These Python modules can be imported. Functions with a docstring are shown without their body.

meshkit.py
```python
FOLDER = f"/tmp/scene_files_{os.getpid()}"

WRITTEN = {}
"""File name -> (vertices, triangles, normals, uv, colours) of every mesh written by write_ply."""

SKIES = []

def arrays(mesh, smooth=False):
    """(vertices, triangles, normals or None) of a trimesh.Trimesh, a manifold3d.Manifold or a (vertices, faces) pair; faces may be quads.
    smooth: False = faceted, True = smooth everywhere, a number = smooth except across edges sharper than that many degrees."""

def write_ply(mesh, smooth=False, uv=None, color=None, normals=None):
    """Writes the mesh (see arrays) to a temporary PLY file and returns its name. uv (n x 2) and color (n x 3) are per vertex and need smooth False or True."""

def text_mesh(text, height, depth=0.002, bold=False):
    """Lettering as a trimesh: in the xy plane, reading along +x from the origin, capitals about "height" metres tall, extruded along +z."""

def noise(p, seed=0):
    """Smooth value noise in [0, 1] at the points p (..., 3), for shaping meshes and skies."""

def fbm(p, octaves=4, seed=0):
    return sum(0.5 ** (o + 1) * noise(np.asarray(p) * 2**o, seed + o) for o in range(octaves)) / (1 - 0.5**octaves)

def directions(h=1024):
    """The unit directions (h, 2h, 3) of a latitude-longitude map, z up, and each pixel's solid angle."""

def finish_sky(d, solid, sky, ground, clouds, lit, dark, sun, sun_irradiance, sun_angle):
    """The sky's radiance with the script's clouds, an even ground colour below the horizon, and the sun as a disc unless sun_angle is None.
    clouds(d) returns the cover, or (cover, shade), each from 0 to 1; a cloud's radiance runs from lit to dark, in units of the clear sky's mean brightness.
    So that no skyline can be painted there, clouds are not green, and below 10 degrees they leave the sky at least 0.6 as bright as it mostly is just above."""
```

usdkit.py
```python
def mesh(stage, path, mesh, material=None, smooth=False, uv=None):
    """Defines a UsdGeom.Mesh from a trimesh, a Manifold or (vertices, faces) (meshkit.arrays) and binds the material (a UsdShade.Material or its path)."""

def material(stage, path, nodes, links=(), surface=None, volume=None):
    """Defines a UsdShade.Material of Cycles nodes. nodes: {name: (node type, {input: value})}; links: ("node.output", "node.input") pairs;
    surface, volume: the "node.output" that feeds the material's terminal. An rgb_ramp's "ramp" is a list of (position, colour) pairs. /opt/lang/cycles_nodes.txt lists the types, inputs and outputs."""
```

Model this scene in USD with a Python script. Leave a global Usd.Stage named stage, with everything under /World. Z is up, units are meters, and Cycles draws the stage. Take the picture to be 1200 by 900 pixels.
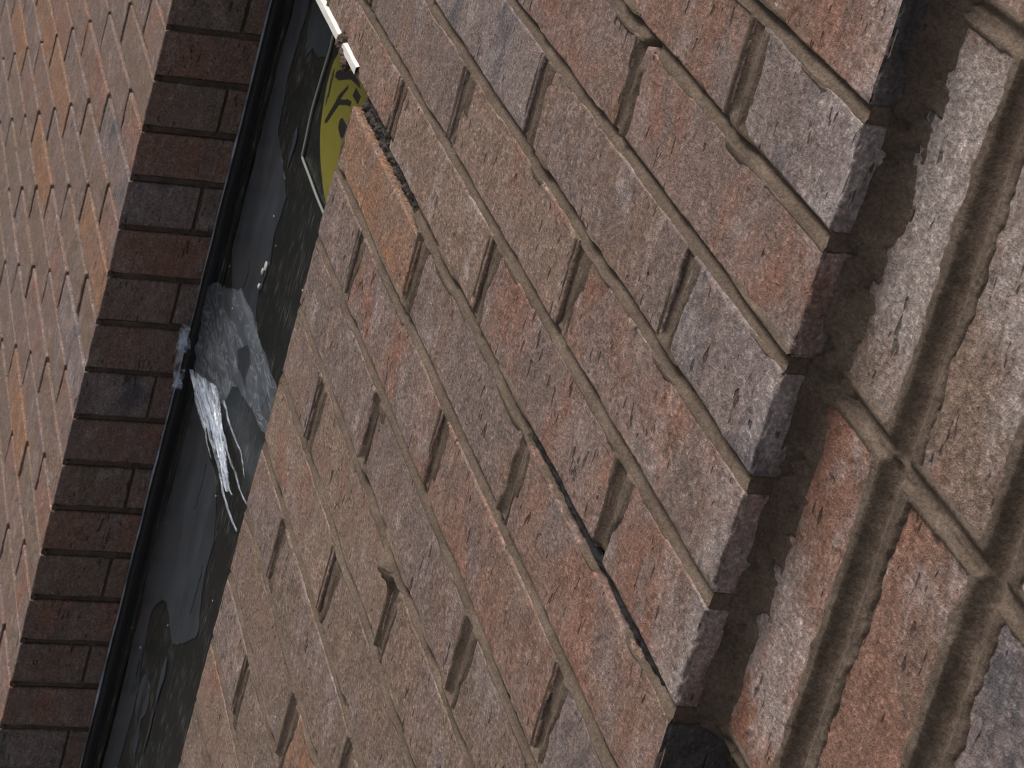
import math, random
import numpy as np, trimesh
import usdkit
from meshkit import noise, fbm
from pxr import Usd, UsdGeom, UsdLux, UsdShade, Gf, Sdf, Vt

# ------------------------------------------------------------------ stage, camera, light
stage = Usd.Stage.CreateInMemory()
UsdGeom.SetStageUpAxis(stage, UsdGeom.Tokens.z)
UsdGeom.SetStageMetersPerUnit(stage, 1.0)
world = UsdGeom.Xform.Define(stage, '/World')
stage.SetDefaultPrim(world.GetPrim())
UsdGeom.Scope.Define(stage, '/World/Looks')
Z0 = 2.6            # height of the corner's reference bed joint above the ground

RIGHT = (0.17307156087737846, 0.960726828763813, 0.21691056984134172)
DOWN = (0.22479882316003985, 0.1758882985241022, -0.9583994800243)
FWD = (-0.9589117393802881, 0.21463286546035776, -0.18552899811874968)
EYE = (0.72092, -0.58689, 0.29383 + Z0)
FPX, CX, CY = 1999.06, 207.81, -530.01       # focal length and optical axis in pixels of a 1200 x 900 picture (the photo is a crop)
cam = UsdGeom.Camera.Define(stage, '/World/camera')
m = Gf.Matrix4d(1.0)
m.SetRow(0, Gf.Vec4d(*RIGHT, 0)); m.SetRow(1, Gf.Vec4d(*[-c for c in DOWN], 0))
m.SetRow(2, Gf.Vec4d(*[-c for c in FWD], 0)); m.SetRow(3, Gf.Vec4d(*EYE, 1))
cam.AddTransformOp().Set(m)
AP = 36.0
cam.CreateHorizontalApertureAttr(AP); cam.CreateVerticalApertureAttr(AP * 0.75)
cam.CreateFocalLengthAttr(AP * FPX / 1200)
cam.CreateHorizontalApertureOffsetAttr(AP * (600 - CX) / 1200)
cam.CreateVerticalApertureOffsetAttr(-AP * (450 - CY) / 1200)
cam.CreateClippingRangeAttr(Gf.Vec2f(0.02, 500))
cam.CreateFStopAttr(40.0); cam.CreateFocusDistanceAttr(1.2)
cam.CreateExposureAttr(1.27)

SUN = np.array([-0.42, -0.47, 0.78]); SUN /= np.linalg.norm(SUN)
SKY, SUN_I, SUN_ANGLE = 0.05, 0.40, 24.0
usdkit.material(stage, '/World/Looks/sky_look', {
    's': ('sky_texture', {'sky_type': 'single_scattering', 'sun_disc': False, 'sun_elevation': math.asin(SUN[2]),
                          'sun_rotation': math.atan2(SUN[0], SUN[1]), 'aerosol_density': 3.0}),
    'h': ('hsv', {'saturation': 0.45, 'value': 1.0}),
    'b': ('background_shader', {'strength': SKY})}, [('s.color', 'h.color'), ('h.color', 'b.color')], surface='b.background')
dome = UsdLux.DomeLight.Define(stage, '/World/sky')
UsdShade.MaterialBindingAPI.Apply(dome.GetPrim()).Bind(UsdShade.Material.Get(stage, '/World/Looks/sky_look'))
dome.GetPrim().SetCustomDataByKey('kind', 'structure')
sun = UsdLux.DistantLight.Define(stage, '/World/sun')
sun.CreateNormalizeAttr(True); sun.CreateIntensityAttr(SUN_I); sun.CreateAngleAttr(SUN_ANGLE)
sun.CreateColorAttr(Gf.Vec3f(1.0, 0.955, 0.915))
zx = SUN; xx = np.cross([0, 0, 1.0], zx); xx /= np.linalg.norm(xx); yx = np.cross(zx, xx)
m = Gf.Matrix4d(1.0)
for i, r in enumerate((xx, yx, zx)):
    m.SetRow(i, Gf.Vec4d(*[float(c) for c in r], 0))
sun.AddTransformOp().Set(m)

# ------------------------------------------------------------------ helpers
names = {}
def numbered(path):
    n = names.get(path, -1) + 1; names[path] = n
    return path if n == 0 else f'{path}_{n:03d}'

origin = {}
def thing(name, label, cat, loc, group=None):
    path = numbered('/World/' + name)
    x = UsdGeom.Xform.Define(stage, path); x.AddTranslateOp().Set(Gf.Vec3d(*loc))
    p = x.GetPrim(); p.SetCustomDataByKey('label', label); p.SetCustomDataByKey('category', cat)
    if group: p.SetCustomDataByKey('group', group)
    origin[path] = np.array(loc, float)
    return path

def obj(name, mesh, mat, parent, smooth=True, label=None, kind=None):
    """One mesh prim; mesh is in scene coordinates (z from the reference joint) and is moved into its parent's frame."""
    base = next(v for k, v in origin.items() if parent == k or parent.startswith(k + '/'))
    v, f = (mesh.vertices, mesh.faces) if hasattr(mesh, 'vertices') else mesh
    v = np.asarray(v, float) + [0, 0, Z0] - base
    f = np.asarray(f); used, inv = np.unique(f, return_inverse=True); v, f = v[used], inv.reshape(f.shape)
    path = numbered(parent + '/' + name)
    g = usdkit.mesh(stage, path, (v, np.asarray(f)), '/World/Looks/' + mat, smooth=smooth)
    if label: g.GetPrim().SetCustomDataByKey('label', label)
    if kind: g.GetPrim().SetCustomDataByKey('kind', kind)
    return path

def box(x0, x1, y0, y1, z0, z1):
    b = trimesh.creation.box((x1 - x0, y1 - y0, z1 - z0)); b.apply_translation(((x0 + x1) / 2, (y0 + y1) / 2, (z0 + z1) / 2))
    return b

def cat(ms):
    return trimesh.util.concatenate(ms)

def plate(poly, y, t, dy=None):
    """A thin sheet in the xz plane with outline poly [(x, z)], front at y, thickness t."""
    from shapely.geometry import Polygon
    p = Polygon(poly).buffer(0)
    if p.geom_type != 'Polygon': p = max(p.geoms, key=lambda g: g.area)
    e = trimesh.creation.extrude_polygon(p, t, engine='earcut')
    v = np.array(e.vertices)
    e.vertices = np.c_[v[:, 0], y + t - v[:, 2], v[:, 1]]
    e.invert() if e.volume < 0 else None
    return e

def spline(pts, n=40):
    from scipy.interpolate import CubicSpline, PchipInterpolator
    p = np.array(pts, float); s = np.r_[0, np.cumsum(np.linalg.norm(np.diff(p, axis=0), axis=1))]
    return PchipInterpolator(s, p)(np.linspace(0, s[-1], n))

def ragged(poly, amp, seed, n=140):
    """A closed outline resampled and roughened, so that torn edges look torn."""
    p = np.array(list(poly) + [poly[0]], float)
    q = spline(p, n)[:-1]
    q3 = np.c_[q, np.zeros(len(q))]
    return q + amp * np.c_[fbm(q3 / 0.012, 3, seed) - 0.5, fbm(q3 / 0.012, 3, seed + 9) - 0.5] * 2

def tube(pts, rad, sides=8):
    p = np.asarray(pts, float); n = len(p)
    t = np.gradient(p, axis=0); t /= np.linalg.norm(t, axis=1, keepdims=True)
    a = np.cross(t, [0, 1.0, 0]); a /= np.linalg.norm(a, axis=1, keepdims=True) + 1e-9; b = np.cross(t, a)
    an = np.arange(sides) * 2 * math.pi / sides
    r = np.broadcast_to(np.asarray(rad, float), (n,))
    v = p[:, None] + r[:, None, None] * (np.cos(an)[None, :, None] * a[:, None] + np.sin(an)[None, :, None] * b[:, None])
    i, j = np.meshgrid(np.arange(n - 1), np.arange(sides), indexing='ij')
    q = np.stack([i * sides + j, i * sides + (j + 1) % sides, (i + 1) * sides + (j + 1) % sides, (i + 1) * sides + j], -1).reshape(-1, 4)
    f = np.vstack([q[:, [0, 2, 1]], q[:, [0, 3, 2]]])
    v = np.vstack([v.reshape(-1, 3), p[:1], p[-1:]])
    k = np.arange(sides)
    f = np.vstack([f, np.c_[np.full(sides, n * sides), k, (k + 1) % sides], np.c_[np.full(sides, n * sides + 1), (n - 1) * sides + (k + 1) % sides, (n - 1) * sides + k]])
    return v, f

# ------------------------------------------------------------------ materials
def brick_look(name, a, b, c, cfac=0.5, salt=0.35, rough_bump=1.0, off=0.0, ef=(30, 0.53, 0.68)):
    """Rustic fired clay: two body colours in clouds, patches of a third, mineral bloom, sand speckle, drag pits."""
    L = []
    n = {'g': ('geometry', {}), 'o': ('object_info', {}),
         'os': ('vector_math', {'math_type': 'multiply', 'vector2': (37.0, 37.0, 37.0)}),
         'ad': ('vector_math', {'math_type': 'add', 'vector2': (off, off, off)}),
         'm': ('mapping', {'rotation': (0, 0.32, 0), 'scale': (1, 1, 0.5)}), 'mp': ('mapping', {'rotation': (0, 0.36, 0), 'scale': (1.2, 1.2, 0.30)}),
         'cl': ('noise_texture', {'scale': 14, 'detail': 4, 'roughness': 0.6}),
         'cr': ('map_range', {'from_min': 0.36, 'from_max': 0.64, 'clamp': True}),
         'pa': ('noise_texture', {'scale': 22, 'detail': 5, 'roughness': 0.62, 'w': 3.0, 'dimensions': '4D'}),
         'pr': ('map_range', {'from_min': 0.60 - 0.2 * cfac, 'from_max': 0.72 - 0.2 * cfac, 'clamp': True}),
         'sp': ('noise_texture', {'scale': 330, 'detail': 4, 'roughness': 0.8}),
         'sr': ('rgb_ramp', {'ramp': [(0.32, (0.40,) * 3), (0.44, (0.80,) * 3), (0.54, (1.0,) * 3), (0.62, (1.45,) * 3), (0.72, (2.5,) * 3)]}),
         'sb': ('noise_texture', {'scale': 130, 'detail': 4, 'roughness': 0.7}),
         'sbr': ('rgb_ramp', {'ramp': [(0.30, (0.68,) * 3), (0.5, (1.0,) * 3), (0.68, (1.36,) * 3)]}),
         'ef': ('noise_texture', {'scale': ef[0], 'detail': 6, 'roughness': 0.72, 'w': 11.0, 'dimensions': '4D'}),
         'er': ('map_range', {'from_min': ef[1], 'from_max': ef[2], 'to_max': salt, 'clamp': True}),
         'pl': ('noise_texture', {'scale': 17, 'detail': 2, 'w': 21.0, 'dimensions': '4D'}), 'pm': ('math', {'math_type': 'multiply_add', 'value2': 0.34, 'value3': -0.152}), 'pa2': ('math', {'math_type': 'add'}),
         'pit': ('noise_texture', {'scale': 165, 'detail': 2, 'roughness': 0.5, 'w': 5.0, 'dimensions': '4D'}),
         'pt': ('map_range', {'from_min': 0.315, 'from_max': 0.355, 'to_min': 0.0, 'to_max': 1.0, 'clamp': True}),
         'pc': ('map_range', {'from_min': 0.0, 'from_max': 1.0, 'to_min': 0.30, 'to_max': 1.0}),
         'x1': ('mix_color', {'a': a, 'b': b}), 'x2': ('mix_color', {'b': c}),
         'x3': ('mix_color', {'b': (0.40, 0.345, 0.325)}),
         'xyz': ('separate_xyz', {}), 'lt': ('math', {'math_type': 'less_than', 'value2': 0.003}), 'cm': ('math', {'math_type': 'multiply'}), 'cx': ('map_range', {'from_min': -0.042, 'from_max': -0.002, 'to_max': 0.13, 'clamp': True}),
         'efx': ('math', {'math_type': 'add'}),
         'x4': ('mix_color', {'blend_type': 'multiply', 'fac': 1.0}), 'x5': ('mix_color', {'blend_type': 'multiply', 'fac': 0.8}),
         'x6': ('mix_color', {'blend_type': 'multiply', 'fac': 0.85}),
         'hs': ('math', {'math_type': 'multiply', 'value2': 1.1}), 'h2': ('math', {'math_type': 'multiply', 'value2': 0.45}), 'hb': ('math', {'math_type': 'add'}),
         'bu': ('bump', {'strength': 0.7 * rough_bump, 'distance': 0.0022}),
         'bp': ('bump', {'strength': 0.8, 'distance': 0.0015}),
         'p': ('principled_bsdf', {'roughness': 0.9, 'specular_ior_level': 0.25})}
    L = [('o.random', 'os.vector1'), ('os.vector', 'ad.vector1')]
    n['po'] = ('vector_math', {'math_type': 'add'})
    L = [('g.position', 'po.vector1'), ('o.random', 'os.vector1'), ('os.vector', 'po.vector2'), ('po.vector', 'ad.vector1'), ('ad.vector', 'm.vector'),
         ('m.vector', 'cl.vector'), ('m.vector', 'pa.vector'), ('ad.vector', 'sp.vector'), ('m.vector', 'sb.vector'), ('m.vector', 'ef.vector'), ('ad.vector', 'mp.vector'), ('mp.vector', 'pit.vector'),
         ('cl.fac', 'cr.value'), ('pa.fac', 'pr.value'), ('sp.fac', 'sr.fac'), ('sb.fac', 'sbr.fac'), ('g.position', 'xyz.vector'), ('xyz.x', 'cx.value'), ('xyz.x', 'lt.value1'), ('lt.value', 'cm.value1'), ('cx.result', 'cm.value2'), ('ef.fac', 'efx.value1'), ('cm.value', 'efx.value2'), ('efx.value', 'er.value'), ('ad.vector', 'pl.vector'), ('pl.fac', 'pm.value1'), ('pm.value', 'pa2.value1'), ('pit.fac', 'pa2.value2'), ('pa2.value', 'pt.value'), ('pt.result', 'pc.value'),
         ('cr.result', 'x1.fac'), ('x1.result', 'x2.a'), ('pr.result', 'x2.fac'), ('x2.result', 'x3.a'), ('er.result', 'x3.fac'),
         ('x3.result', 'x4.a'), ('sr.color', 'x4.b'), ('x4.result', 'x5.a'), ('sbr.color', 'x5.b'), ('x5.result', 'x6.a'), ('pc.result', 'x6.b'), ('x6.result', 'p.base_color'),
         ('sp.fac', 'hs.value1'), ('hs.value', 'hb.value1'), ('sb.fac', 'h2.value1'), ('h2.value', 'hb.value2'), ('hb.value', 'bu.height'), ('pt.result', 'bp.height'), ('bu.normal', 'bp.normal'), ('bp.normal', 'p.normal')]
    usdkit.material(stage, '/World/Looks/' + name, n, L, surface='p.BSDF')

P_, B_, T_ = (0.186, 0.135, 0.119), (0.192, 0.127, 0.098), (0.216, 0.149, 0.115)
R_, O_, G_, D_ = (0.218, 0.118, 0.086), (0.250, 0.130, 0.076), (0.204, 0.161, 0.149), (0.040, 0.036, 0.037)
PK = (0.214, 0.144, 0.120)
brick_look('purple_brick', P_, (0.168, 0.122, 0.104), B_, 0.6, 0.40)
brick_look('grey_brick', G_, P_, (0.11, 0.095, 0.098), 0.5, 0.45)
brick_look('brown_brick', B_, (0.168, 0.122, 0.094), P_, 0.5, 0.30)
brick_look('tan_brick', T_, B_, R_, 0.35, 0.38)
brick_look('pink_brick', PK, (0.168, 0.122, 0.104), R_, 0.5, 0.34)
brick_look('red_brick', (0.195, 0.130, 0.102), R_, P_, 0.5, 0.34)
brick_look('orange_brick', (0.215, 0.136, 0.098), O_, B_, 0.35, 0.30)
brick_look('dark_brick', D_, (0.04, 0.036, 0.038), (0.10, 0.08, 0.075), 0.3, 0.12)
brick_look('umber_brick', (0.085, 0.058, 0.050), (0.105, 0.062, 0.045), D_, 0.3, 0.10)
brick_look('bloomed_brick', (0.190, 0.138, 0.112), (0.205, 0.140, 0.108), R_, 0.4, 0.55, 1.2, 0.0, (15, 0.44, 0.54))
brick_look('bloomed_red_brick', (0.240, 0.118, 0.080), (0.215, 0.122, 0.090), B_, 0.4, 0.48, 1.2, 0.0, (15, 0.50, 0.58))

usdkit.material(stage, '/World/Looks/mortar', {
    'g': ('geometry', {}), 'n1': ('noise_texture', {'scale': 35, 'detail': 5, 'roughness': 0.6}), 'n2': ('noise_texture', {'scale': 480, 'detail': 4, 'roughness': 0.8}),
    'r': ('rgb_ramp', {'ramp': [(0.3, (0.080, 0.058, 0.043)), (0.5, (0.108, 0.079, 0.059)), (0.7, (0.148, 0.111, 0.084))]}),
    'r2': ('rgb_ramp', {'ramp': [(0.3, (0.55,) * 3), (0.5, (1.0,) * 3), (0.7, (1.5,) * 3)]}),
    'x': ('mix_color', {'blend_type': 'multiply', 'fac': 1.0}), 'b': ('bump', {'strength': 0.8, 'distance': 0.0014}),
    'p': ('principled_bsdf', {'roughness': 0.92, 'specular_ior_level': 0.2})},
    [('g.position', 'n1.vector'), ('g.position', 'n2.vector'), ('n1.fac', 'r.fac'), ('n2.fac', 'r2.fac'), ('r.color', 'x.a'), ('r2.color', 'x.b'), ('x.result', 'p.base_color'),
     ('n2.fac', 'b.height'), ('b.normal', 'p.normal')], surface='p.BSDF')

def plain(name, col, rough, spec=0.5, bump=None, metal=0.0, var=0.0):
    n = {'p': ('principled_bsdf', {'base_color': col, 'roughness': rough, 'specular_ior_level': spec, 'metallic': metal})}; L = []
    if bump:
        sc, st, dist, stretch = bump
        n.update({'g': ('geometry', {}), 'm': ('mapping', {'scale': (1, 1, stretch)}), 'n': ('noise_texture', {'scale': sc, 'detail': 4, 'roughness': 0.6}), 'b': ('bump', {'strength': st, 'distance': dist})})
        L += [('g.position', 'm.vector'), ('m.vector', 'n.vector'), ('n.fac', 'b.height'), ('b.normal', 'p.normal')]
        if var:
            n.update({'r': ('rgb_ramp', {'ramp': [(0.3, tuple(c * (1 - var) for c in col)), (0.7, tuple(c * (1 + var) for c in col))]})})
            L += [('n.fac', 'r.fac'), ('r.color', 'p.base_color')]
    usdkit.material(stage, '/World/Looks/' + name, n, L, surface='p.BSDF')

usdkit.material(stage, '/World/Looks/black_pane', {
    'g': ('geometry', {}), 'm': ('mapping', {'scale': (1, 1, 0.07)}), 'n': ('noise_texture', {'scale': 420, 'detail': 3, 'roughness': 0.6}), 'n2': ('noise_texture', {'scale': 22, 'detail': 3}),
    'ad': ('math', {'math_type': 'multiply_add', 'value2': 0.35, 'value3': -0.175}), 'su': ('math', {'math_type': 'add'}),
    'r': ('rgb_ramp', {'ramp': [(0.0, (0.005, 0.0062, 0.0058)), (0.56, (0.008, 0.0095, 0.0085)), (0.66, (0.040, 0.044, 0.042)), (0.80, (0.12, 0.125, 0.12))]}),
    'b': ('bump', {'strength': 0.4, 'distance': 0.0012}), 'p': ('principled_bsdf', {'roughness': 0.2, 'specular_ior_level': 0.5})},
    [('g.position', 'm.vector'), ('m.vector', 'n.vector'), ('g.position', 'n2.vector'), ('n2.fac', 'ad.value1'), ('ad.value', 'su.value1'), ('n.fac', 'su.value2'), ('su.value', 'r.fac'), ('r.color', 'p.base_color'),
     ('n.fac', 'b.height'), ('b.normal', 'p.normal')], surface='p.BSDF')
plain('grey_residue', (0.030, 0.035, 0.041), 0.2, 0.5, (40, 0.12, 0.004, 0.3), var=0.25)
plain('black_frame', (0.010, 0.011, 0.013), 0.22, 0.5, (50, 0.25, 0.004, 0.25))
plain('white_steel', (0.62, 0.60, 0.56), 0.45, 0.5, (120, 0.4, 0.002, 1), var=0.12)
plain('yellow_print', (0.17, 0.152, 0.024), 0.35, 0.5, (60, 0.1, 0.002, 1), var=0.08)
plain('gap_shade', (0.016, 0.015, 0.015), 0.8, 0.3, (500, 0.6, 0.001, 1))  # near-black that paints the shade of the open joint
plain('shaded_crumb', (0.050, 0.042, 0.038), 0.95, 0.2, (420, 0.8, 0.002, 1), var=0.7)  # crumbled mortar with the shade of its cavities in the colour
plain('black_print', (0.012, 0.012, 0.012), 0.35)
plain('cord_fibre', (0.17, 0.19, 0.165), 0.6)
plain('painted_highlight', (0.24, 0.27, 0.32), 0.35, 0.6, (90, 0.5, 0.002, 0.3), var=0.7)  # pale tone painting the highlight on the frame bead
plain('white_dust', (0.40, 0.39, 0.37), 0.9, 0.2)
plain('earth', (0.062, 0.055, 0.048), 0.95, 0.2, (6, 0.6, 0.05, 1), var=0.35)
def film_look(name, stretch, scale, ramp, col):
    usdkit.material(stage, '/World/Looks/' + name, {
        'g': ('geometry', {}), 'm': ('mapping', {'rotation': (0, 0.45, 0), 'scale': (stretch, 1, 1)}), 'n': ('noise_texture', {'scale': scale, 'detail': 3, 'roughness': 0.55, 'distortion': 0.6}),
        'r': ('rgb_ramp', {'ramp': [(a, (b,) * 3) for a, b in ramp]}), 'b': ('bump', {'strength': 0.5, 'distance': 0.003}),
        't': ('transparent_bsdf', {'color': (0.95, 0.97, 1.0)}), 'p': ('principled_bsdf', {'base_color': col, 'roughness': 0.14, 'specular_ior_level': 0.8}), 'x': ('mix_closure', {})},
        [('g.position', 'm.vector'), ('m.vector', 'n.vector'), ('n.fac', 'r.fac'), ('n.fac', 'b.height'), ('b.normal', 'p.normal'), ('r.color', 'x.fac'), ('t.BSDF', 'x.closure1'), ('p.BSDF', 'x.closure2')], surface='x.closure')
film_look('torn_film', 0.35, 34, [(0, 0.03), (0.40, 0.06), (0.445, 0.11), (0.46, 0.27), (0.475, 0.07), (0.56, 0.10), (0.575, 0.24), (0.59, 0.09), (0.70, 0.19), (1, 0.22)], (0.58, 0.63, 0.70))
film_look('gathered_film', 0.10, 210, [(0, 0.03), (0.44, 0.05), (0.50, 0.38), (0.54, 0.09), (0.60, 0.15), (0.66, 0.58), (1, 0.65)], (0.60, 0.65, 0.72))
usdkit.material(stage, '/World/Looks/far_brickwork', {
    'g': ('geometry', {}), 'm': ('mapping', {'rotation': (math.pi / 2, 0, 0)}), 'k': ('brick_texture', {'scale': 1.0, 'brick_width': 0.225, 'row_height': 0.075, 'mortar_size': 0.006, 'color1': B_, 'color2': P_, 'mortar': (0.13, 0.105, 0.08)}),
    'p': ('principled_bsdf', {'roughness': 0.9})}, [('g.position', 'm.vector'), ('m.vector', 'k.vector'), ('k.color', 'p.base_color')], surface='p.BSDF')

# ------------------------------------------------------------------ brick and mortar geometry
def lines(a, b, step, r=0.0026):
    n = max(2, int(round((b - a - 2 * r) / step)) + 1)
    return np.r_[a, a + 0.3 * r, a + 0.65 * r, np.linspace(a + r, b - r, n), b - 0.65 * r, b - 0.3 * r, b]

def brick(x0, x1, y0, y1, z0, z1, step, seed, amp=1.0, r=0.0026, deep=None, knock=0.0):
    """A worn brick: rounded chipped arrises, a rough drag-textured face towards -y, open at the back."""
    rng = np.random.default_rng(seed)
    X, Zl = lines(x0, x1, step, r), lines(z0, z1, step, r)
    deep = deep or step * 4
    Y = np.r_[y0, y0 + 0.3 * r, y0 + 0.65 * r, np.linspace(y0 + r, y1, max(3, int((y1 - y0) / deep)))]
    nx, ny, nz = len(X), len(Y), len(Zl)
    I, J, K = np.meshgrid(np.arange(nx), np.arange(ny), np.arange(nz), indexing='ij')
    mask = (I == 0) | (I == nx - 1) | (J == 0) | (K == 0) | (K == nz - 1)
    idx = np.full((nx, ny, nz), -1); idx[mask] = np.arange(mask.sum())
    p = np.c_[X[I[mask]], Y[J[mask]], Zl[K[mask]]]
    q3 = p + rng.uniform(-50, 50, 3)
    chip = r * (0.80 + 1.0 * noise(q3 / 0.010, 3) ** 4 + 0.6 * noise(q3 / 0.03, 4) ** 2)
    inner = np.c_[np.clip(p[:, 0], x0 + r, x1 - r), np.maximum(p[:, 1], y0 + r), np.clip(p[:, 2], z0 + r, z1 - r)]
    d = p - inner; ln = np.linalg.norm(d, axis=1, keepdims=True); nrm = d / np.maximum(ln, 1e-9)
    corner = (np.abs(d) > 1e-7).sum(1)
    e = np.where(corner >= 2, (chip - r) * 0.8, 0)
    if knock:
        e = e + np.where((np.abs(d[:, 0]) > 1e-7) & (np.abs(d[:, 1]) > 1e-7) & (d[:, 0] > 0), knock * np.clip((fbm(q3 / 0.014, 3, 15) - 0.42) / 0.25, 0, 1.3), 0)
    out = inner + nrm * (r - np.maximum(e, -0.3 * r))[:, None] 
    c, s = math.cos(0.33), math.sin(0.33)
    drag = np.c_[(q3[:, 0] * c - q3[:, 2] * s) / 0.0040, q3[:, 1] / 0.005, (q3[:, 0] * s + q3[:, 2] * c) / 0.0130]
    h = 0.0014 * (fbm(q3 / 0.030, 2, 1) - 0.5) + 0.0007 * (fbm(q3 / np.array([0.004, 0.004, 0.010]), 3, 2) - 0.5)
    h -= 0.0008 * np.clip((noise(drag * 1.3, 7) - 0.86) / 0.06, 0, 1)
    out += nrm * (h * amp)[:, None]
    tilt = rng.uniform(-0.006, 0.006, 2)
    out[:, 1] += (out[:, 0] - (x0 + x1) / 2) * tilt[0] + (out[:, 2] - (z0 + z1) / 2) * tilt[1] + rng.uniform(-0.0007, 0.0007)
    F = []
    def quads(A, flip):
        a, b, cc, dd = A[:-1, :-1].ravel(), A[1:, :-1].ravel(), A[1:, 1:].ravel(), A[:-1, 1:].ravel()
        q = np.c_[a, b, cc, dd]
        F.append(q[:, ::-1] if flip else q)
    quads(idx[:, 0, :], False); quads(idx[0], True); quads(idx[-1], False); quads(idx[:, :, 0], True); quads(idx[:, :, -1], False)
    f = np.vstack(F); f = np.vstack([f[:, [0, 1, 2]], f[:, [0, 2, 3]]])
    return out, f

def grid_mesh(P, flip=False):
    a, b = P.shape[:2]; idx = np.arange(a * b).reshape(a, b)
    q = np.c_[idx[:-1, :-1].ravel(), idx[1:, :-1].ravel(), idx[1:, 1:].ravel(), idx[:-1, 1:].ravel()]
    if flip: q = q[:, ::-1]
    return P.reshape(-1, 3), np.vstack([q[:, [0, 1, 2]], q[:, [0, 2, 3]]])

def joint(d, w=0.005, deep=0.0040, lip=0.0014, hide=0.016):
    """Depth of a tooled joint at distance d from its centre line."""
    t = np.abs(d) / w
    y = lip + deep * np.clip(1 - t * t, 0, 1)
    return y + np.clip((t - 1.0) / 0.5, 0, 1) ** 2 * hide

def struck(d, w):
    """A weather-struck bed: pressed in under the upper brick, sloping out nearly flush over the lower one."""
    t = d / w; u = np.clip((t + 1) / 2, 0, 1)
    return 0.0004 + 0.0112 * u ** 1.7 - 0.0004 * np.sin(math.pi * u) + np.clip((np.abs(t) - 1.0) / 0.35, 0, 1) ** 2 * 0.014

def smear(e, S, reach):
    """Mortar lapped over the brick beside a joint: S in 0..1, e the distance past the joint's edge."""
    return -0.0013 * S + 0.0018 * (1 - S) + np.clip(e / np.maximum(reach, 1e-5) - 0.6, 0, 8) * 0.004

MX0 = -0.655                     # left end of the near pier
COURSE, LEN = 0.075, 0.225
def perps(k, header_odd=True):
    return (0.1075 if (k % 2 == 1) == header_odd else 0.220)

# ------------------------------------------------------------------ near pier: every brick its own part
pier = thing('brick_wall', 'rough brown and purple brick wall with raked joints filling the middle, right of the black window', 'brick wall', (-0.33, 0, 0))
TONE = {(0, 0): 'red', (1, 0): 'grey', (1, 1): 'red', (2, 0): 'pink', (2, 1): 'red', (3, 0): 'grey', (3, 1): 'purple', (3, 2): 'grey', (4, 0): 'pink', (4, 1): 'tan', (4, 2): 'purple',
        (5, 0): 'red', (5, 1): 'pink', (5, 2): 'tan', (5, 3): 'tan', (6, 0): 'red', (6, 1): 'purple', (6, 2): 'orange', (7, 0): 'grey', (7, 1): 'red', (7, 2): 'pink', (7, 3): 'purple',
        (8, 0): 'brown', (8, 1): 'purple', (8, 2): 'purple', (9, 1): 'brown', (9, 2): 'tan', (9, 3): 'brown', (10, 1): 'brown', (10, 2): 'tan', (11, 1): 'brown', (11, 2): 'brown', (11, 3): 'purple',
        (12, 1): 'orange', (12, 2): 'brown', (13, 2): 'brown', (13, 3): 'purple', (14, 2): 'tan', (15, 3): 'brown'}
rng = random.Random(4)
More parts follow.
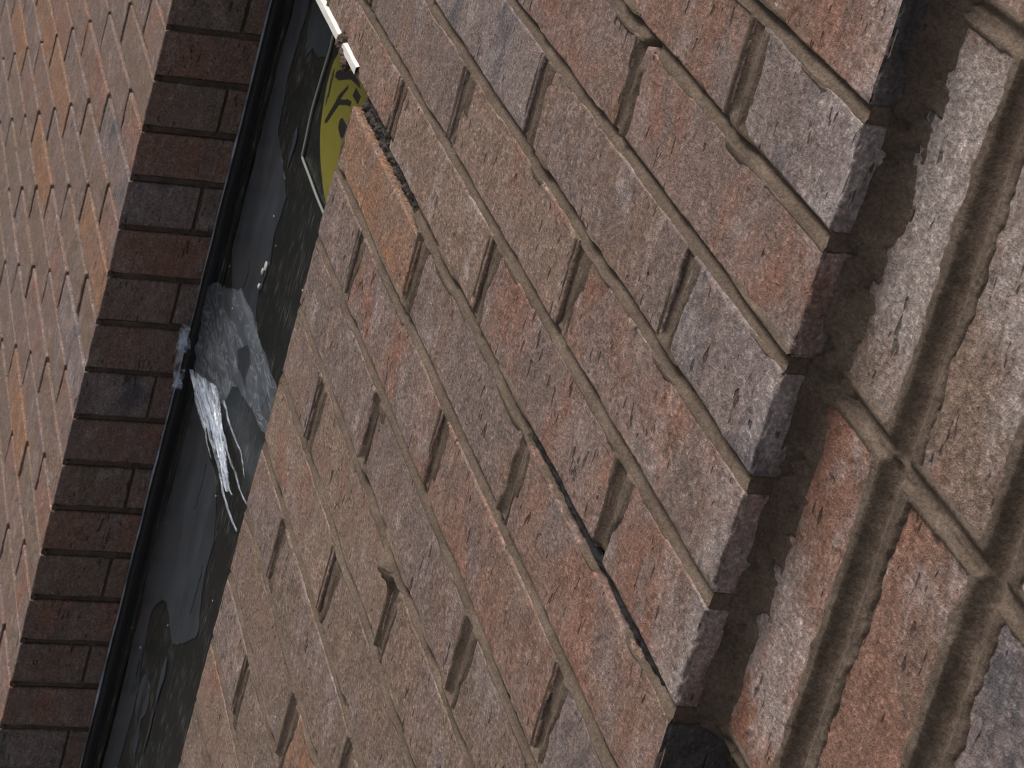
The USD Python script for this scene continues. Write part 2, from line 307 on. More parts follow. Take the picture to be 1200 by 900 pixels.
for k in range(-3, 19):
    xs = [0.0]; u = perps(k)
    far = 1.62 if k < 6 else -MX0
    while u < far - 0.03:
        xs.append(u); u += LEN
    xs.append(far if k >= 6 else u)
    for i in range(len(xs) - 1):
        if k > 9 and xs[i + 1] < 0.12: pass
        right = -(xs[i] + (0.005 if i else 0.0)); left = -(xs[i + 1] - (0.005 if (i + 2 < len(xs) or k < 6) else 0.0))
        j = lambda a: rng.uniform(-a, a)
        tone = TONE.get((k, i)) or rng.choice(['brown', 'purple', 'pink', 'brown', 'tan', 'purple'])
        near = left > -0.9 and k < 14
        mesh = brick(left + j(0.0008), right + (j(0.0008) if i else 0), 0.0, 0.1025, -(k + 1) * COURSE + (0.005 if k != 5 else (0.0055, 0.005, 0.0075, 0.0145)[i] if i < 4 else 0.0285) + j(0.0007), -k * COURSE - (0.0115 if (k, i) == (6, 2) else 0.005) + j(0.0007),
                     0.0019 if near else 0.005, 1000 + k * 20 + i, 1.0, 0.0020, knock=0.0022 if i == 0 else 0.0)
        if i == 0 and k in (6, 0):      # burnt header end of the corner brick
            v, f = mesh; end = (v[f][:, :, 0].min(1) > -0.0022)
            path = obj('brick', (v, f[~end]), tone + '_brick', pier)
            obj('burnt_end', (v, f[end]), 'dark_brick', path)
            continue
        obj('brick', mesh, tone + '_brick', pier)

def pier_mortar(xa, xb, za, zb, dx, dz, ks):
    def gathered(lo, hi, centres, half, fine_, coarse):
        g = [np.arange(lo, hi, coarse)] + [c + np.arange(-half, half + 1e-9, fine_) for c in centres]
        g = np.unique(np.round(np.concatenate(g + [[lo, hi]]), 5)); g = g[(g >= lo) & (g <= hi)]
        return g[np.r_[True, np.diff(g) > fine_ * 0.45]]
    X = gathered(xa, xb, [-(f0 + LEN * i) for f0 in (0.1075, 0.220) for i in range(8)], 0.011, dx, 0.004)
    Zv = gathered(za, zb, [-COURSE * i for i in range(-4, 21)], 0.0072, dz, 0.0032)
    x, z = np.meshgrid(X, Zv, indexing='ij'); q = np.stack([x, 0 * x, z], -1)
    wob = 0.0009 * (fbm(q / 0.07, 2, 5) - 0.5); w = 0.0047 + 0.0009 * (fbm(q / 0.012, 3, 6) - 0.5)
    zb_ = -np.round(-z / COURSE) * COURSE; dbed = z - zb_ + wob
    k = np.floor(-z / COURSE).astype(int)
    first = np.where(k % 2 == 1, 0.1075, 0.220)
    u = -x; n = np.round((u - first) / LEN); n = np.maximum(n, 0); dperp = x + (first + n * LEN) + wob
    fine = 0.003 * (fbm(q / 0.006, 3, 23) - 0.5)
    S = np.clip((fbm(q / 0.05, 2, 21) - 0.60) / 0.08, 0, 1); reach = 0.0022 + 0.004 * np.clip((fbm(q / 0.05, 2, 22) - 0.45) / 0.3, 0, 1) + fine
    Sp = np.clip((fbm(q / 0.04, 2, 31) - 0.28) / 0.10, 0, 1)
    side = np.where(dperp > 0, 1.0, 0.5)      # the trowel leaves more on the right of an upright joint
    reachp = (0.004 + 0.008 * np.clip((fbm(q / 0.06, 2, 32) - 0.35) / 0.3, 0, 1)) * side + fine
    jb = np.minimum(struck(dbed + 0.0008, w * 1.30), np.where(np.abs(dbed) > w, smear(np.abs(dbed) - w, S, reach), 1))
    dp = np.abs(dperp + 0.0008); wp = w * 1.08
    jp = np.minimum(joint(dp, wp * 1.25, 0.0034, -0.0003), np.where(dp > wp * 1.25, smear(dp - wp * 1.25, Sp, reachp), 1))
    jp = jp - 0.0010 * np.exp(-((dperp - 0.0048) / 0.0009) ** 2)
    y = np.where(np.abs(dbed) < w * 1.20, jb, np.minimum(jb, jp))
    # the bed that carries the lintel is open and crumbly at its upper side
    zz = z + 6 * COURSE + 0.0012 + 0.004 * (fbm(q / 0.012, 3, 46) - 0.5)
    gap = np.clip((zz + 0.0042) / 0.0012, 0, 1) * (zz < 0.009) * np.clip((x + 0.222) / 0.008, 0, 1) * np.clip((-0.020 - x) / 0.03, 0, 1)
    y = y + 0.012 * gap
    crumb = np.clip((-0.475 - x) / 0.02, 0, 1) * (z > -0.4645) * (z < -0.432)
    y = y * (1 - crumb) + crumb * (0.012 + 0.020 * fbm(q / 0.007, 3, 47) * np.clip((z + 0.464) / 0.012, 0.25, 1))
    for (px, pz, pr, pd) in ((-0.3501, -0.6841, 0.007, -0.006), (-0.212, -0.158, 0.006, 0.012), (-0.09, -0.45, 0.010, 0.016)):
        dd = np.hypot(x - px, z - pz) / pr
        y += pd * np.exp(-dd ** 2) * (0.6 + 0.8 * fbm(q / 0.003, 2, 61))
    jamb = np.clip((MX0 + 0.010 - x) / 0.008, 0, 1) * (z < -0.47) * (y < 0.009)
    y = y * (1 - 0.75 * jamb)
    y += 0.0007 * (fbm(q / 0.006, 3, 51) - 0.5)
    # pits and a crumb where the tool dragged
    for (px, pz, pr, pd) in ((-0.3501, -0.6841, 0.007, -0.006), (-0.212, -0.158, 0.006, 0.012), (-0.09, -0.45, 0.010, 0.016)):
        dd = np.hypot(x - px, z - pz) / pr
        y += pd * np.exp(-dd ** 2) * (0.6 + 0.8 * fbm(q / 0.003, 2, 61))
    return grid_mesh(np.stack([x, y, z], -1))
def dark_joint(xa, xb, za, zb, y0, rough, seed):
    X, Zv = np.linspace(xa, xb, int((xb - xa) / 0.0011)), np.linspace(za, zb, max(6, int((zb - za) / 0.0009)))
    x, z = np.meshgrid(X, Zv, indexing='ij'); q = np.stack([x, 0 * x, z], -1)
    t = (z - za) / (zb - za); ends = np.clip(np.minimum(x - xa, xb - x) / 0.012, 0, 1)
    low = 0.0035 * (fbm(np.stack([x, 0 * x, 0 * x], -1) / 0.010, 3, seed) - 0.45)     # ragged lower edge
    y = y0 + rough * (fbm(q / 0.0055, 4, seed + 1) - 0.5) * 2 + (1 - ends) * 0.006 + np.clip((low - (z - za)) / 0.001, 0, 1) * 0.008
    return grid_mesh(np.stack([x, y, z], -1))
obj('damp_course', dark_joint(-0.228, -0.004, -0.4522, -0.4435, 0.0035, 0.0022, 3), 'gap_shade', pier, label='black strip painted as the shade inside an open joint')  # added black strip: the shade in the open joint, as colour
obj('damp_course', dark_joint(-0.655, -0.462, -0.4600, -0.4390, 0.0075, 0.0050, 7), 'shaded_crumb', pier, label='crumbled mortar above the orange brick, coloured dark for the shade of the open joint')  # crumbled mortar, darkened in colour to paint the shade of the gap
obj('mortar', pier_mortar(MX0 + 0.0008, -0.0015, -1.43, 0.232, 0.0011, 0.0006, None), 'mortar', pier)
obj('mortar', pier_mortar(-1.60, MX0 + 0.002, -0.424, 0.232, 0.003, 0.0014, None), 'mortar', pier)
# joints seen on the return of the corner
Yv, Zv = np.linspace(0.0012, 0.04, 18), np.linspace(-1.43, 0.232, 900)
y, z = np.meshgrid(Yv, Zv, indexing='ij'); db = z - np.round(z / COURSE) * COURSE
xq = -joint(db, 0.006, 0.0008, 0.0004) + 0.001 * (fbm(np.stack([0 * y, y, z], -1) / 0.006, 2, 3) - 0.5)
obj('mortar', grid_mesh(np.stack([xq, y, z], -1)), 'mortar', pier)
obj('wall_core', box(MX0 + 0.012, -0.012, 0.052, 0.30, -2.6, 0.23), 'mortar', pier, smooth=False)
obj('wall_core', box(-1.60, MX0 + 0.012, 0.024, 0.30, -0.4305, 0.23), 'mortar', pier, smooth=False)
obj('lower_brickwork', box(MX0, 0.0, 0.0, 0.11, -2.6, -1.432), 'far_brickwork', pier, smooth=False)

# ------------------------------------------------------------------ recessed panel of upright bricks right of the corner
PY = 0.025
panel = thing('brick_panel', 'recessed panel of upright soldier bricks smeared with mortar, right of the wall corner', 'brick panel', (0.2, PY, 0))
PT = {(1, 0): 'bloomed', (1, 1): 'bloomed', (1, 2): 'bloomed', (2, 0): 'bloomed_red', (2, 1): 'bloomed_red', (2, 2): 'grey', (0, 1): 'bloomed', (0, 2): 'grey'}
for r in range(-1, 6):
    for c in range(0, 7):
        xa, xb = -0.009 + 0.0075 + 0.075 * c, -0.009 - 0.0075 + 0.075 * (c + 1)
        zt, zb = -r * 0.225 + 0.225 - 0.006, -r * 0.225 + 0.006
        y0 = PY + (0.028 if r >= 3 else 0.0)
        tone = PT.get((r, c)) or rng.choice(['bloomed', 'grey', 'bloomed_red', 'pink'])
        near = -1 < r < 4 and c < 5
        obj('brick', brick(xa, xb, y0, y0 + 0.1025, zb, zt, 0.0020 if near else 0.006, 5000 + r * 20 + c, 1.25, 0.0034), tone + '_brick', panel)

def panel_mortar(za, zb, y0):
    X, Zv = np.linspace(-0.008, 0.515, 420), np.linspace(za, zb, int((zb - za) / 0.0018) + 1)
    x, z = np.meshgrid(X, Zv, indexing='ij'); q = np.stack([x, 0 * x, z], -1)
    wob = 0.0016 * (fbm(q / 0.08, 2, 75) - 0.5)
    dc = z - np.round(z / 0.225) * 0.225 + 0.6 * wob
    ds = (x + 0.009) - np.round((x + 0.009) / 0.075) * 0.075 + wob
    fine = 0.005 * (fbm(q / 0.010, 4, 82) - 0.5) + 0.006 * (fbm(q / 0.04, 2, 83) - 0.5)
    groove = lambda d, hw, deep: deep * np.clip(1 - (np.abs(d) / hw) ** 2, 0, 1) ** 0.8
    drop = lambda d, half: np.clip((np.abs(d) - half) / 0.002, 0, 6) * 0.003
    base = -0.0012 + 0.0012 * (fbm(q / 0.018, 3, 88) - 0.5) + np.minimum(drop(ds, 0.0140 + fine), drop(dc, 0.0098 + 0.7 * fine))
    gs, gc = groove(ds, 0.0080, 0.0066), groove(dc, 0.0062, 0.0046)
    y = base + np.maximum(gs, gc) - 0.0007 * np.exp(-((ds - 0.0070) / 0.0012) ** 2) * (gc < 0.001) + 0.0010 * (fbm(q / 0.003, 3, 89) - 0.5)
    ridge = np.exp(-((dc + 0.0015) / 0.0013) ** 2) * 0.0022 * np.clip((fbm(q / 0.03, 2, 85) - 0.3) / 0.2, 0, 1)
    y -= ridge
    xw = 0.022 + 0.5 * fine
    y = np.where(x < xw, np.minimum(y, 0.001 - (0.0100 + 0.006 * fbm(q / 0.02, 3, 93)) * np.clip(1 - x / xw, 0, 1) ** 2 + 0.004 * np.clip((fbm(q / 0.011, 3, 94) - 0.60) / 0.1, 0, 1)), y)    # fillet of mortar in the inner corner
    y += 0.0010 * (fbm(q / 0.008, 3, 91) - 0.5)
    return grid_mesh(np.stack([x, y0 + y, z], -1))
obj('mortar', panel_mortar(-0.4535, 0.40, PY), 'mortar', panel)
obj('mortar', panel_mortar(-1.12, -0.452, PY + 0.028), 'mortar', panel)
obj('wall_core', box(-0.011, 0.52, 0.085, 0.30, -2.6, 0.42), 'mortar', panel, smooth=False)
obj('lower_brickwork', box(0.001, 0.52, PY + 0.003, 0.13, -2.6, -1.122), 'far_brickwork', panel, smooth=False)

# ------------------------------------------------------------------ wall beyond the window and its reveal
LX, LZ = -1.3208, -0.7459
far = thing('brick_wall', 'far brick wall with a few orange bricks and its dark return, left of the black window', 'brick wall', (-2.2, 0, 0))
ORANGE = {(4, 655), (7, 1005), (5, 799), (5, 548), (7, 573), (5, 134), (11, 349)}
REDDISH = {(3, 510), (3, 305), (4, 640)}
for k in range(-5, 18):
    xs = [0.0]; u = 0.1075 if k % 2 == 0 else 0.220
    while u < 1.75:
        xs.append(u); u += LEN
    for i in range(len(xs) - 1):
        right = LX - (xs[i] + (0.005 if i else 0)); left = LX - (xs[i + 1] - 0.005)
        mid = 500 * (xs[i] + xs[i + 1])
        tone = rng.choice(['brown', 'purple', 'brown', 'purple', 'brown', 'purple', 'pink'])
        if any(a == k and abs(b - mid) < 112 * (1 if i else .5) for a, b in ORANGE): tone = 'orange'
        if any(a == k and abs(b - mid) < 112 for a, b in REDDISH): tone = 'red'
        j = lambda a: rng.uniform(-a, a)
        za, zb = LZ - (k + 1) * COURSE + 0.005 + j(0.001), LZ - k * COURSE - 0.005 + j(0.001)
        depth = 0.1025
        if i == 0 and k % 2 == 0: depth = 0.215
        mesh = brick(left + j(0.001), right, 0.0, depth, za, zb, 0.006 if i else 0.004, 9000 + k * 20 + i, 1.5, 0.0018, 0.005 if i == 0 else None)
        if i == 0 and tone == 'orange':      # only the face of this one fired orange
            v, f = mesh; end = v[f][:, :, 0].min(1) > LX - 0.0025
            path = obj('brick', (v, f[~end]), 'orange_brick', far); obj('brick_end', (v, f[end]), 'purple_brick', path)
            mesh = None
        if i == 0: tone = rng.choice(['red', 'brown', 'red', 'pink']) if k % 2 == 0 else rng.choice(['purple', 'brown', 'grey'])
        if mesh is not None: obj('brick', mesh, tone + '_brick', far)
        if i == 0 and k % 2 == 1:     # the next brick of the return
            obj('brick', brick(LX - 0.10, LX, 0.1075, 0.22, za, zb, 0.005, 12000 + k, 1.0, 0.003, 0.006), rng.choice(['purple', 'brown']) + '_brick', far)

def far_mortar():
    X, Zv = np.linspace(LX - 1.5, LX - 0.001, 520), np.linspace(LZ - 18 * COURSE, LZ + 5 * COURSE, 760)
    x, z = np.meshgrid(X, Zv, indexing='ij'); q = np.stack([x, 0 * x, z], -1)
    zz = z - LZ; dbed = zz - np.round(zz / COURSE) * COURSE
    k = np.floor(-zz / COURSE).astype(int); first = np.where(k % 2 == 0, 0.1075, 0.220)
    u = LX - x; n = np.maximum(np.round((u - first) / LEN), 0); dperp = u - (first + n * LEN)
    y = np.minimum(joint(dbed, 0.0054, 0.0070, 0.0022), joint(dperp, 0.0055, 0.008, 0.002)) + 0.0015 * (fbm(q / 0.01, 2, 7) - 0.5)
    return grid_mesh(np.stack([x, y, z], -1))
obj('mortar', far_mortar(), 'mortar', far)
Yv, Zv = np.linspace(0.001, 0.2, 70), np.linspace(LZ - 18 * COURSE, LZ + 5 * COURSE, 760)
y, z = np.meshgrid(Yv, Zv, indexing='ij'); zz = z - LZ; db = zz - np.round(zz / COURSE) * COURSE; k = np.floor(-zz / COURSE).astype(int)
dp = np.where(k % 2 == 1, y - 0.105, 1.0)
q = np.stack([0 * y, y, z], -1)
xq = LX - np.minimum(joint(db, 0.005, 0.003, 0.002), joint(dp, 0.006, 0.003, 0.002)) + 0.0015 * (fbm(q / 0.01, 2, 17) - 0.5)
obj('mortar', grid_mesh(np.stack([xq, y, z], -1)), 'mortar', far)
obj('wall_core', box(-3.1, LX - 0.02, 0.026, 0.30, -2.6, -0.37), 'mortar', far, smooth=False)
obj('lower_brickwork', box(-3.1, LX, 0.0, 0.16, -2.6, LZ - 18 * COURSE - 0.002), 'far_brickwork', far, smooth=False)

# ------------------------------------------------------------------ steel lintel with its white front lip
lin = thing('steel_lintel', 'thin white painted steel lintel lip under the bricks above the window', 'lintel', (-1.0, 0, -0.445 + Z0))
X = np.linspace(-1.318, -0.659, 240); Zr = np.array([-0.4345, -0.4325, -0.4255, -0.4235])
x, z = np.meshgrid(X, Zr, indexing='ij'); yy = np.where((z < -0.434) | (z > -0.424), 0.001, -0.0035) + 0.0012 * (fbm(np.stack([x, 0 * x, z], -1) / 0.02, 2, 3) - 0.5)
obj('front_lip', grid_mesh(np.stack([x, yy, z + 0.0015 * (fbm(np.stack([x, 0 * x, 0 * z], -1) / 0.04, 2, 8) - 0.5)], -1)), 'white_steel', lin, smooth=40)
obj('flange', box(-1.318, -0.660, 0.0, 0.125, -0.4340, -0.4310), 'white_steel', lin, smooth=False)
def lump(c, s, seed, n=3):
    b = trimesh.creation.icosphere(n, 1.0); v = np.array(b.vertices); q = v * 1.3 + seed
    v = v * (0.45 + 0.7 * fbm(q, 4, seed) + 0.6 * fbm(q * 3, 4, seed + 40))[:, None] * s + c
    return v, np.array(b.faces)
for i, (px, pz, ps) in enumerate(((-0.712, -0.428, 0.010), (-0.700, -0.434, 0.008), (-0.692, -0.440, 0.008), (-0.720, -0.434, 0.006))):
    obj('mortar_lump', lump((px, -0.001, pz), (ps * 0.8, ps * 0.5, ps * 0.8), 3 + i, 4), 'mortar', lin)

# ------------------------------------------------------------------ window: black frame, dark pane with peeled film
WY = 0.145
win = thing('window', 'narrow black framed window with dark pane and patchy grey film, between the two brick walls', 'window', (-1.0, WY, -2.15 + Z0))
obj('pane', box(-1.30, -0.62, WY, WY + 0.02, -2.15, -0.43), 'black_pane', win, smooth=False)
# outer stile: rounded bead at the wall, a black channel, a flat inner lip
def stile(profile, za, zb, n=90, seed=1):
    pr = np.array(profile, float); Zv = np.linspace(za, zb, n)
    P = np.zeros((len(pr), n, 3)); P[:, :, 0] = pr[:, 0][:, None]; P[:, :, 1] = pr[:, 1][:, None]; P[:, :, 2] = Zv
    P[:, :, 1] += 0.0025 * (fbm(P / 0.05, 2, seed) - 0.5); P[:, :, 0] += 0.003 * (fbm(P / 0.09, 2, seed + 3) - 0.5)
    return grid_mesh(P)
a = np.linspace(math.pi, 0.2, 8)
bead = [(-1.3195 + 0.008 + 0.008 * math.cos(t), 0.1385 - 0.006 * math.sin(t)) for t in a]
obj('outer_bead', stile([(-1.3195, 0.16)] + bead + [(-1.303, 0.150)], -2.15, -0.44), 'black_frame', win)
obj('channel', stile([(-1.303, 0.1495), (-1.290, 0.1500), (-1.283, 0.1435), (-1.277, 0.1430), (-1.272, 0.150), (-1.262, 0.1435)], -2.15, -0.44, seed=5), 'black_pane', win)
zs = np.linspace(-2.14, -0.45, 300); zq = np.c_[0 * zs, 0 * zs, zs]
obj('edge_seal', tube(np.c_[-1.3165 + 0.002 * (fbm(zq / 0.08, 2, 3) - 0.5), 0.1335 + 0.003 * (fbm(zq / 0.11, 2, 4) - 0.5), zs], 0.0007 + 0.0030 * fbm(zq / 0.10, 3, 5) ** 1.5, 6), 'painted_highlight', win)  # pale strip added along the bead to paint its glossy highlight
obj('head_rail', box(-1.318, -0.62, 0.128, 0.16, -0.475, -0.442), 'black_frame', win, smooth=False)
obj('bottom_rail', box(-1.318, -0.62, 0.128, 0.16, -2.15, -2.10), 'black_frame', win, smooth=False)
low = [(-1.2508, -1.2422), (-1.2685, -1.281), (-1.2700, -1.5142), (-1.262, -1.6225), (-1.2555, -1.7603), (-1.2573, -1.95), (-1.20, -1.92), (-1.1978, -1.8099), (-1.1926, -1.6898), (-1.2061, -1.6302), (-1.2189, -1.5711), (-1.211, -1.5494), (-1.1882, -1.5177), (-1.1635, -1.4992), (-1.1413, -1.5059), (-1.1225, -1.5102), (-1.082, -1.4804), (-1.0558, -1.4463), (-1.0392, -1.4156), (-1.052, -1.3998), (-1.0565, -1.3811), (-1.0655, -1.3536), (-1.0622, -1.3122), (-1.0825, -1.2796), (-1.1143, -1.2566), (-1.16, -1.2571), (-1.2155, -1.2509)]
drip = [(-1.19, -1.6418), (-1.158, -1.6214), (-1.1431, -1.6378), (-1.1532, -1.6847), (-1.1437, -1.7024), (-1.1441, -1.7294), (-1.1604, -1.7289), (-1.1663, -1.6973), (-1.187, -1.6882)]
up = [(-1.26, -0.62), (-1.2083, -0.60), (-1.2107, -0.6763), (-1.2162, -0.728), (-1.209, -0.7692), (-1.2048, -0.8072), (-1.1603, -0.8283), (-1.1185, -0.8567), (-1.1236, -0.8891), (-1.126, -0.9151), (-1.1156, -0.9443), (-1.1253, -0.9968), (-1.1099, -1.0261), (-1.06, -1.0367), (-1.0104, -1.0395), (-1.0399, -1.0935), (-1.1589, -1.1268), (-1.2221, -1.059), (-1.262, -1.0129), (-1.262, -0.9005), (-1.262, -0.8172)]
ur = [(-1.1841, -0.59), (-1.1925, -0.6484), (-1.1821, -0.6689), (-1.1768, -0.6839), (-1.1569, -0.668), (-1.1344, -0.6647), (-1.1066, -0.6455), (-1.1019, -0.6107), (-1.1271, -0.59)]
for i, (o, am) in enumerate(((low, 0.004), (drip, 0.004), (up, 0.005), (ur, 0.005))):
    obj('film_residue', plate(ragged(o, am, 11 + i), WY - 0.0008, 0.0006), 'grey_residue', win, smooth=False)
r3 = np.random.default_rng(21)
for i in range(22):      # thin runs of film left between the large patches
    x, z, L, w = r3.uniform(-1.22, -0.98), r3.uniform(-1.85, -0.62), r3.uniform(0.02, 0.09), r3.uniform(0.0025, 0.009)
    if -1.26 < z < -1.0: continue
    obj('film_residue', plate(ragged([(x, z), (x + w, z - 0.25 * L), (x + 0.8 * w, z - 0.7 * L), (x + 0.3 * w, z - L), (x - 0.5 * w, z - 0.7 * L), (x - 0.6 * w, z - 0.2 * L)], 0.003, 300 + i, 60), WY - 0.0015, 0.0006), 'grey_residue', win, smooth=False)
st = [(-1.0645, -0.585), (-1.0692, -0.621), (-1.0792, -0.6449), (-1.0799, -0.6705), (-1.0755, -0.6931), (-1.0656, -0.7216), (-1.0502, -0.7407), (-1.0298, -0.7563), (-1.0055, -0.7699), (-0.9837, -0.7768), (-0.93, -0.785), (-0.87, -0.770), (-0.83, -0.72), (-0.82, -0.66), (-0.84, -0.60), (-0.90, -0.55), (-0.98, -0.545), (-1.04, -0.56)]
sticker = obj('sticker', plate(spline(st + [st[0]], 90)[:-1], WY - 0.0010, 0.0008), 'yellow_print', win, smooth=False, label='olive yellow sticker with black symbols')
for poly in ([(-1.062, -0.6509), (-1.0609, -0.6435), (-1.0479, -0.6321), (-1.03, -0.6224), (-1.0103, -0.6154), (-0.9886, -0.6144), (-0.9786, -0.618), (-0.9986, -0.6221), (-1.0138, -0.6261), (-1.0313, -0.6367), (-1.0479, -0.6475)],
             [(-1.0153, -0.6349), (-1.0152, -0.6393), (-1.0297, -0.6612), (-1.0142, -0.6532), (-1.0075, -0.6481), (-0.995, -0.644), (-0.995, -0.650), (-1.0092, -0.6566), (-1.0289, -0.6684), (-1.0497, -0.7038), (-1.0568, -0.7093), (-1.0569, -0.7048), (-1.0402, -0.6709), (-1.0354, -0.6591)],
             [(-0.9917, -0.6244), (-0.9956, -0.6366), (-0.976, -0.636), (-0.972, -0.624)], [(-1.0127, -0.689), (-1.0142, -0.6788), (-1.0081, -0.6728), (-0.985, -0.672), (-0.985, -0.686), (-0.9992, -0.6929)]):
    obj('printed_symbol', plate(poly, WY - 0.0014, 0.0008), 'black_print', sticker, smooth=False)
r2 = np.random.default_rng(8)
specks = []
for i in range(16):
    x, z = r2.uniform(-1.28, -0.98), r2.uniform(-1.9, -0.5)
    s = r2.uniform(0.0006, 0.0016); b = trimesh.creation.icosphere(0, s); b.apply_scale((1, 0.5, r2.uniform(0.8, 1.8))); b.apply_translation((x, WY - 0.001, z)); specks.append(b)
obj('mortar_specks', cat(specks), 'white_dust', win, smooth=False, kind='stuff')
for i, (x, z, s) in enumerate(((-1.1225, -0.9517, 0.008), (-1.1294, -0.964, 0.006), (-1.128, -0.985, 0.005))):
    obj('torn_flake', lump((x, WY - 0.002, z), (s * 0.5, 0.0015, s * 0.7), 20 + i, 2), 'white_dust', win)

# ------------------------------------------------------------------ cord hanging in front of the pane
cord = thing('cord', 'thin pale cord hanging beside the yellow sticker', 'cord', (-1.05, 0.143, -0.785 + Z0))
cp = [(-1.096, -0.560), (-1.096, -0.6041), (-1.0953, -0.6357), (-1.0986, -0.6722), (-1.1018, -0.7182), (-1.0976, -0.7589), (-1.0952, -0.7796), (-1.059, -0.7821), (-1.0076, -0.7849), (-0.95, -0.785)]
c2 = spline(cp, 70)
obj('strand', tube(np.c_[c2[:, 0], np.full(len(c2), 0.1425), c2[:, 1]], 0.0017, 6), 'cord_fibre', cord)

# ------------------------------------------------------------------ torn sheet of clear plastic film
film = thing('plastic_film', 'torn crumpled clear plastic film clinging across the dark window pane', 'plastic film', (-1.12, 0.135, -1.12 + Z0))
from shapely.geometry import Polygon
import shapely
outline = Polygon(ragged([(-1.3012, -1.1151), (-1.2763, -1.0889), (-1.2303, -1.062), (-1.1615, -1.0193), (-1.1228, -1.0119), (-1.0674, -1.0129), (-1.0171, -1.0158), (-0.98, -1.0122), (-0.93, -1.03), (-0.92, -1.0684), (-0.98, -1.0799), (-1.0379, -1.0926), (-1.0725, -1.1025), (-1.1012, -1.1095), (-1.116, -1.1252), (-1.1251, -1.1514), (-1.1618, -1.1839), (-1.2031, -1.2096), (-1.2461, -1.2258), (-1.2709, -1.2159), (-1.2843, -1.1724)], 0.004, 71, 200)).buffer(0)
holes = [Polygon(ragged([(-1.1319, -1.0812), (-1.1205, -1.0673), (-1.0938, -1.0491), (-1.0789, -1.0584), (-1.0793, -1.0771), (-1.0741, -1.0915), (-1.0959, -1.0903), (-1.1187, -1.0934)], 0.003, 5)).buffer(0),
         ]
X, Zv = np.arange(-1.305, -0.915, 0.0016), np.arange(-1.235, -1.005, 0.0016)
x, z = np.meshgrid(X, Zv, indexing='ij'); q = np.stack([x, 0 * x, z], -1)
c, s = math.cos(-0.5), math.sin(-0.5)
fold = np.stack([(x * c - z * s) / 0.085, 0 * x, (x * s + z * c) / 0.024], -1)
gath = np.exp(-((x + 1.25) ** 2 + (z + 1.20) ** 2) / 0.06 ** 2)
y = 0.1405 - (0.003 + 0.012 * gath) * np.abs(fbm(fold, 2, 13) - 0.5) * 2 - 0.005 * fbm(q / 0.09, 2, 14)
P = np.stack([x, y, z], -1); v, f = grid_mesh(P)
ctr = v[f].mean(1)[:, [0, 2]]
shape = outline
for h in holes: shape = shape.difference(h)
keep = shapely.contains_xy(shape, ctr[:, 0], ctr[:, 1])
g = trimesh.Trimesh(v, f[keep], process=False); g.remove_unreferenced_vertices()
obj('sheet', g, 'torn_film', film)
def strand(pts, y, r, seed):
    p = spline(pts, 60); t = np.linspace(0, 1, 60)
    q3 = np.c_[p[:, 0], p[:, 1], 0 * t]
    yy = y - 0.004 * fbm(q3 / 0.02, 2, seed)
    rad = r * (0.75 + 0.7 * fbm(q3 / 0.008, 3, seed + 1)) * (1 - 0.6 * t)
    return tube(np.c_[p[:, 0], yy, p[:, 1]], rad, 7)
SA = [[(-1.2472, -1.2136), (-1.1788, -1.2086), (-1.1128, -1.2051), (-1.0776, -1.2066), (-1.0337, -1.212), (-0.9667, -1.203)],
      [(-1.2222, -1.1977), (-1.1546, -1.1887), (-1.1029, -1.1841), (-1.0645, -1.1891), (-1.01, -1.191)],
      [(-1.1961, -1.1835), (-1.1368, -1.1741), (-1.0924, -1.169), (-1.0552, -1.1687), (-1.008, -1.1648), (-0.9589, -1.16)],
      [(-1.235, -1.207), (-1.165, -1.199), (-1.11, -1.195), (-1.075, -1.198), (-1.03, -1.202)],
      [(-1.1151, -1.1437), (-1.0836, -1.1429), (-1.0462, -1.1389), (-1.0179, -1.1369), (-0.9824, -1.1425)]]
for i, (p, r) in enumerate(zip(SA, (0.0024, 0.0018, 0.0020, 0.0016, 0.0013))):
    obj('twisted_strand', strand(p, 0.131, r, 30 + i), 'gathered_film', film)
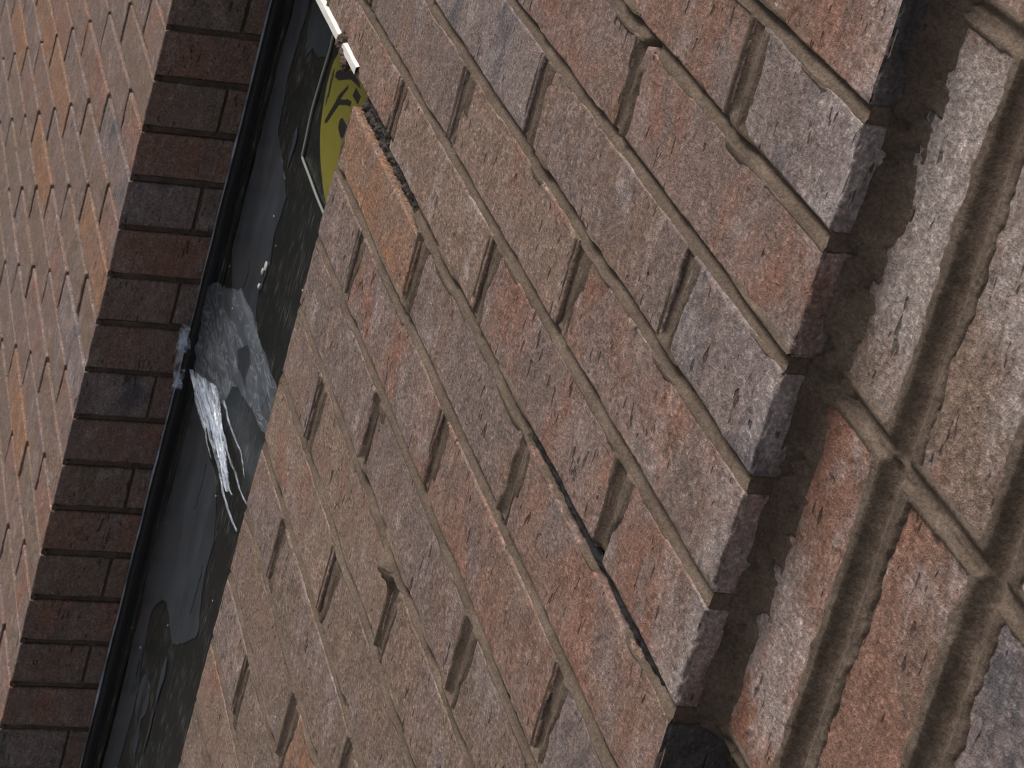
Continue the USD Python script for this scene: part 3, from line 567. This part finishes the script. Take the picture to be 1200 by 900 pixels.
# the gathered tail: a pleated sheet that narrows downwards
nu, nv = 90, 120
U, V = np.meshgrid(np.linspace(0, 1, nu), np.linspace(0, 1, nv), indexing='ij')
left = spline([(-1.262, -1.212), (-1.20, -1.213), (-1.13, -1.209), (-1.085, -1.208), (-1.045, -1.211)], nv)
rite = spline([(-1.150, -1.150), (-1.12, -1.155), (-1.085, -1.166), (-1.05, -1.176), (-1.005, -1.184)], nv)
px = left[None, :, 0] * (1 - U) + rite[None, :, 0] * U; pz = left[None, :, 1] * (1 - U) + rite[None, :, 1] * U
py = 0.130 - 0.0055 * np.sin(U * 40 + 3 * fbm(np.stack([U * 3, V * 2, 0 * U], -1), 2, 4)) * (0.4 + 0.6 * V) - 0.004 * fbm(np.stack([U * 9, V * 3, 0 * U], -1), 3, 6)
v, f = grid_mesh(np.stack([px, py, pz], -1))
tear = fbm(np.stack([U * 14, V * 1.0, 0 * U], -1), 2, 12).ravel() - 0.42 * (V.ravel() - 0.20)
ok = tear[f].mean(1) > 0.385
g = trimesh.Trimesh(v, f[ok], process=False); g.remove_unreferenced_vertices()
obj('pleated_tail', g, 'gathered_film', film)
# ruffled edge pulled out beside the frame
U, V = np.meshgrid(np.linspace(0, 1, 50), np.linspace(0, 1, 60), indexing='ij')
ctr_ = spline([(-1.300, -1.175), (-1.291, -1.205), (-1.287, -1.230), (-1.277, -1.254)], 60)
wd = 0.030 * np.sin(math.pi * (0.04 + 0.92 * V)) ** 0.7 * (0.7 + 0.6 * fbm(np.stack([V * 7, 0 * V, 0 * V], -1), 3, 3))
px = ctr_[None, :, 0] + (U - 0.35) * wd; pz = ctr_[None, :, 1] - (U - 0.5) * wd * 0.3
py = 0.125 - 0.006 * np.sin(U * 16 + V * 5) - 0.008 * fbm(np.stack([U * 4, V * 6, 0 * U], -1), 3, 8)
v, f = grid_mesh(np.stack([px, py, pz], -1))
tear = fbm(np.stack([U * 4, V * 7, 0 * U], -1), 3, 19).ravel()
obj('ruffled_edge', (v, f[tear[f].mean(1) > 0.42]), 'gathered_film', film)

# ------------------------------------------------------------------ ground
gm = UsdGeom.Xform.Define(stage, '/World/ground'); gm.GetPrim().SetCustomDataByKey('kind', 'structure')
origin['/World/ground'] = np.zeros(3)
G = np.r_[-200, -60, -20, np.linspace(-6, 6, 60), 20, 60, 200]
x, y = np.meshgrid(G, G, indexing='ij'); q = np.stack([x, y, 0 * x], -1)
v, f = grid_mesh(np.stack([x, y, 0.06 * (fbm(q / 0.9, 3, 3) - 0.5) - Z0], -1))
obj('earth_sheet', (v, f), 'earth', '/World/ground')
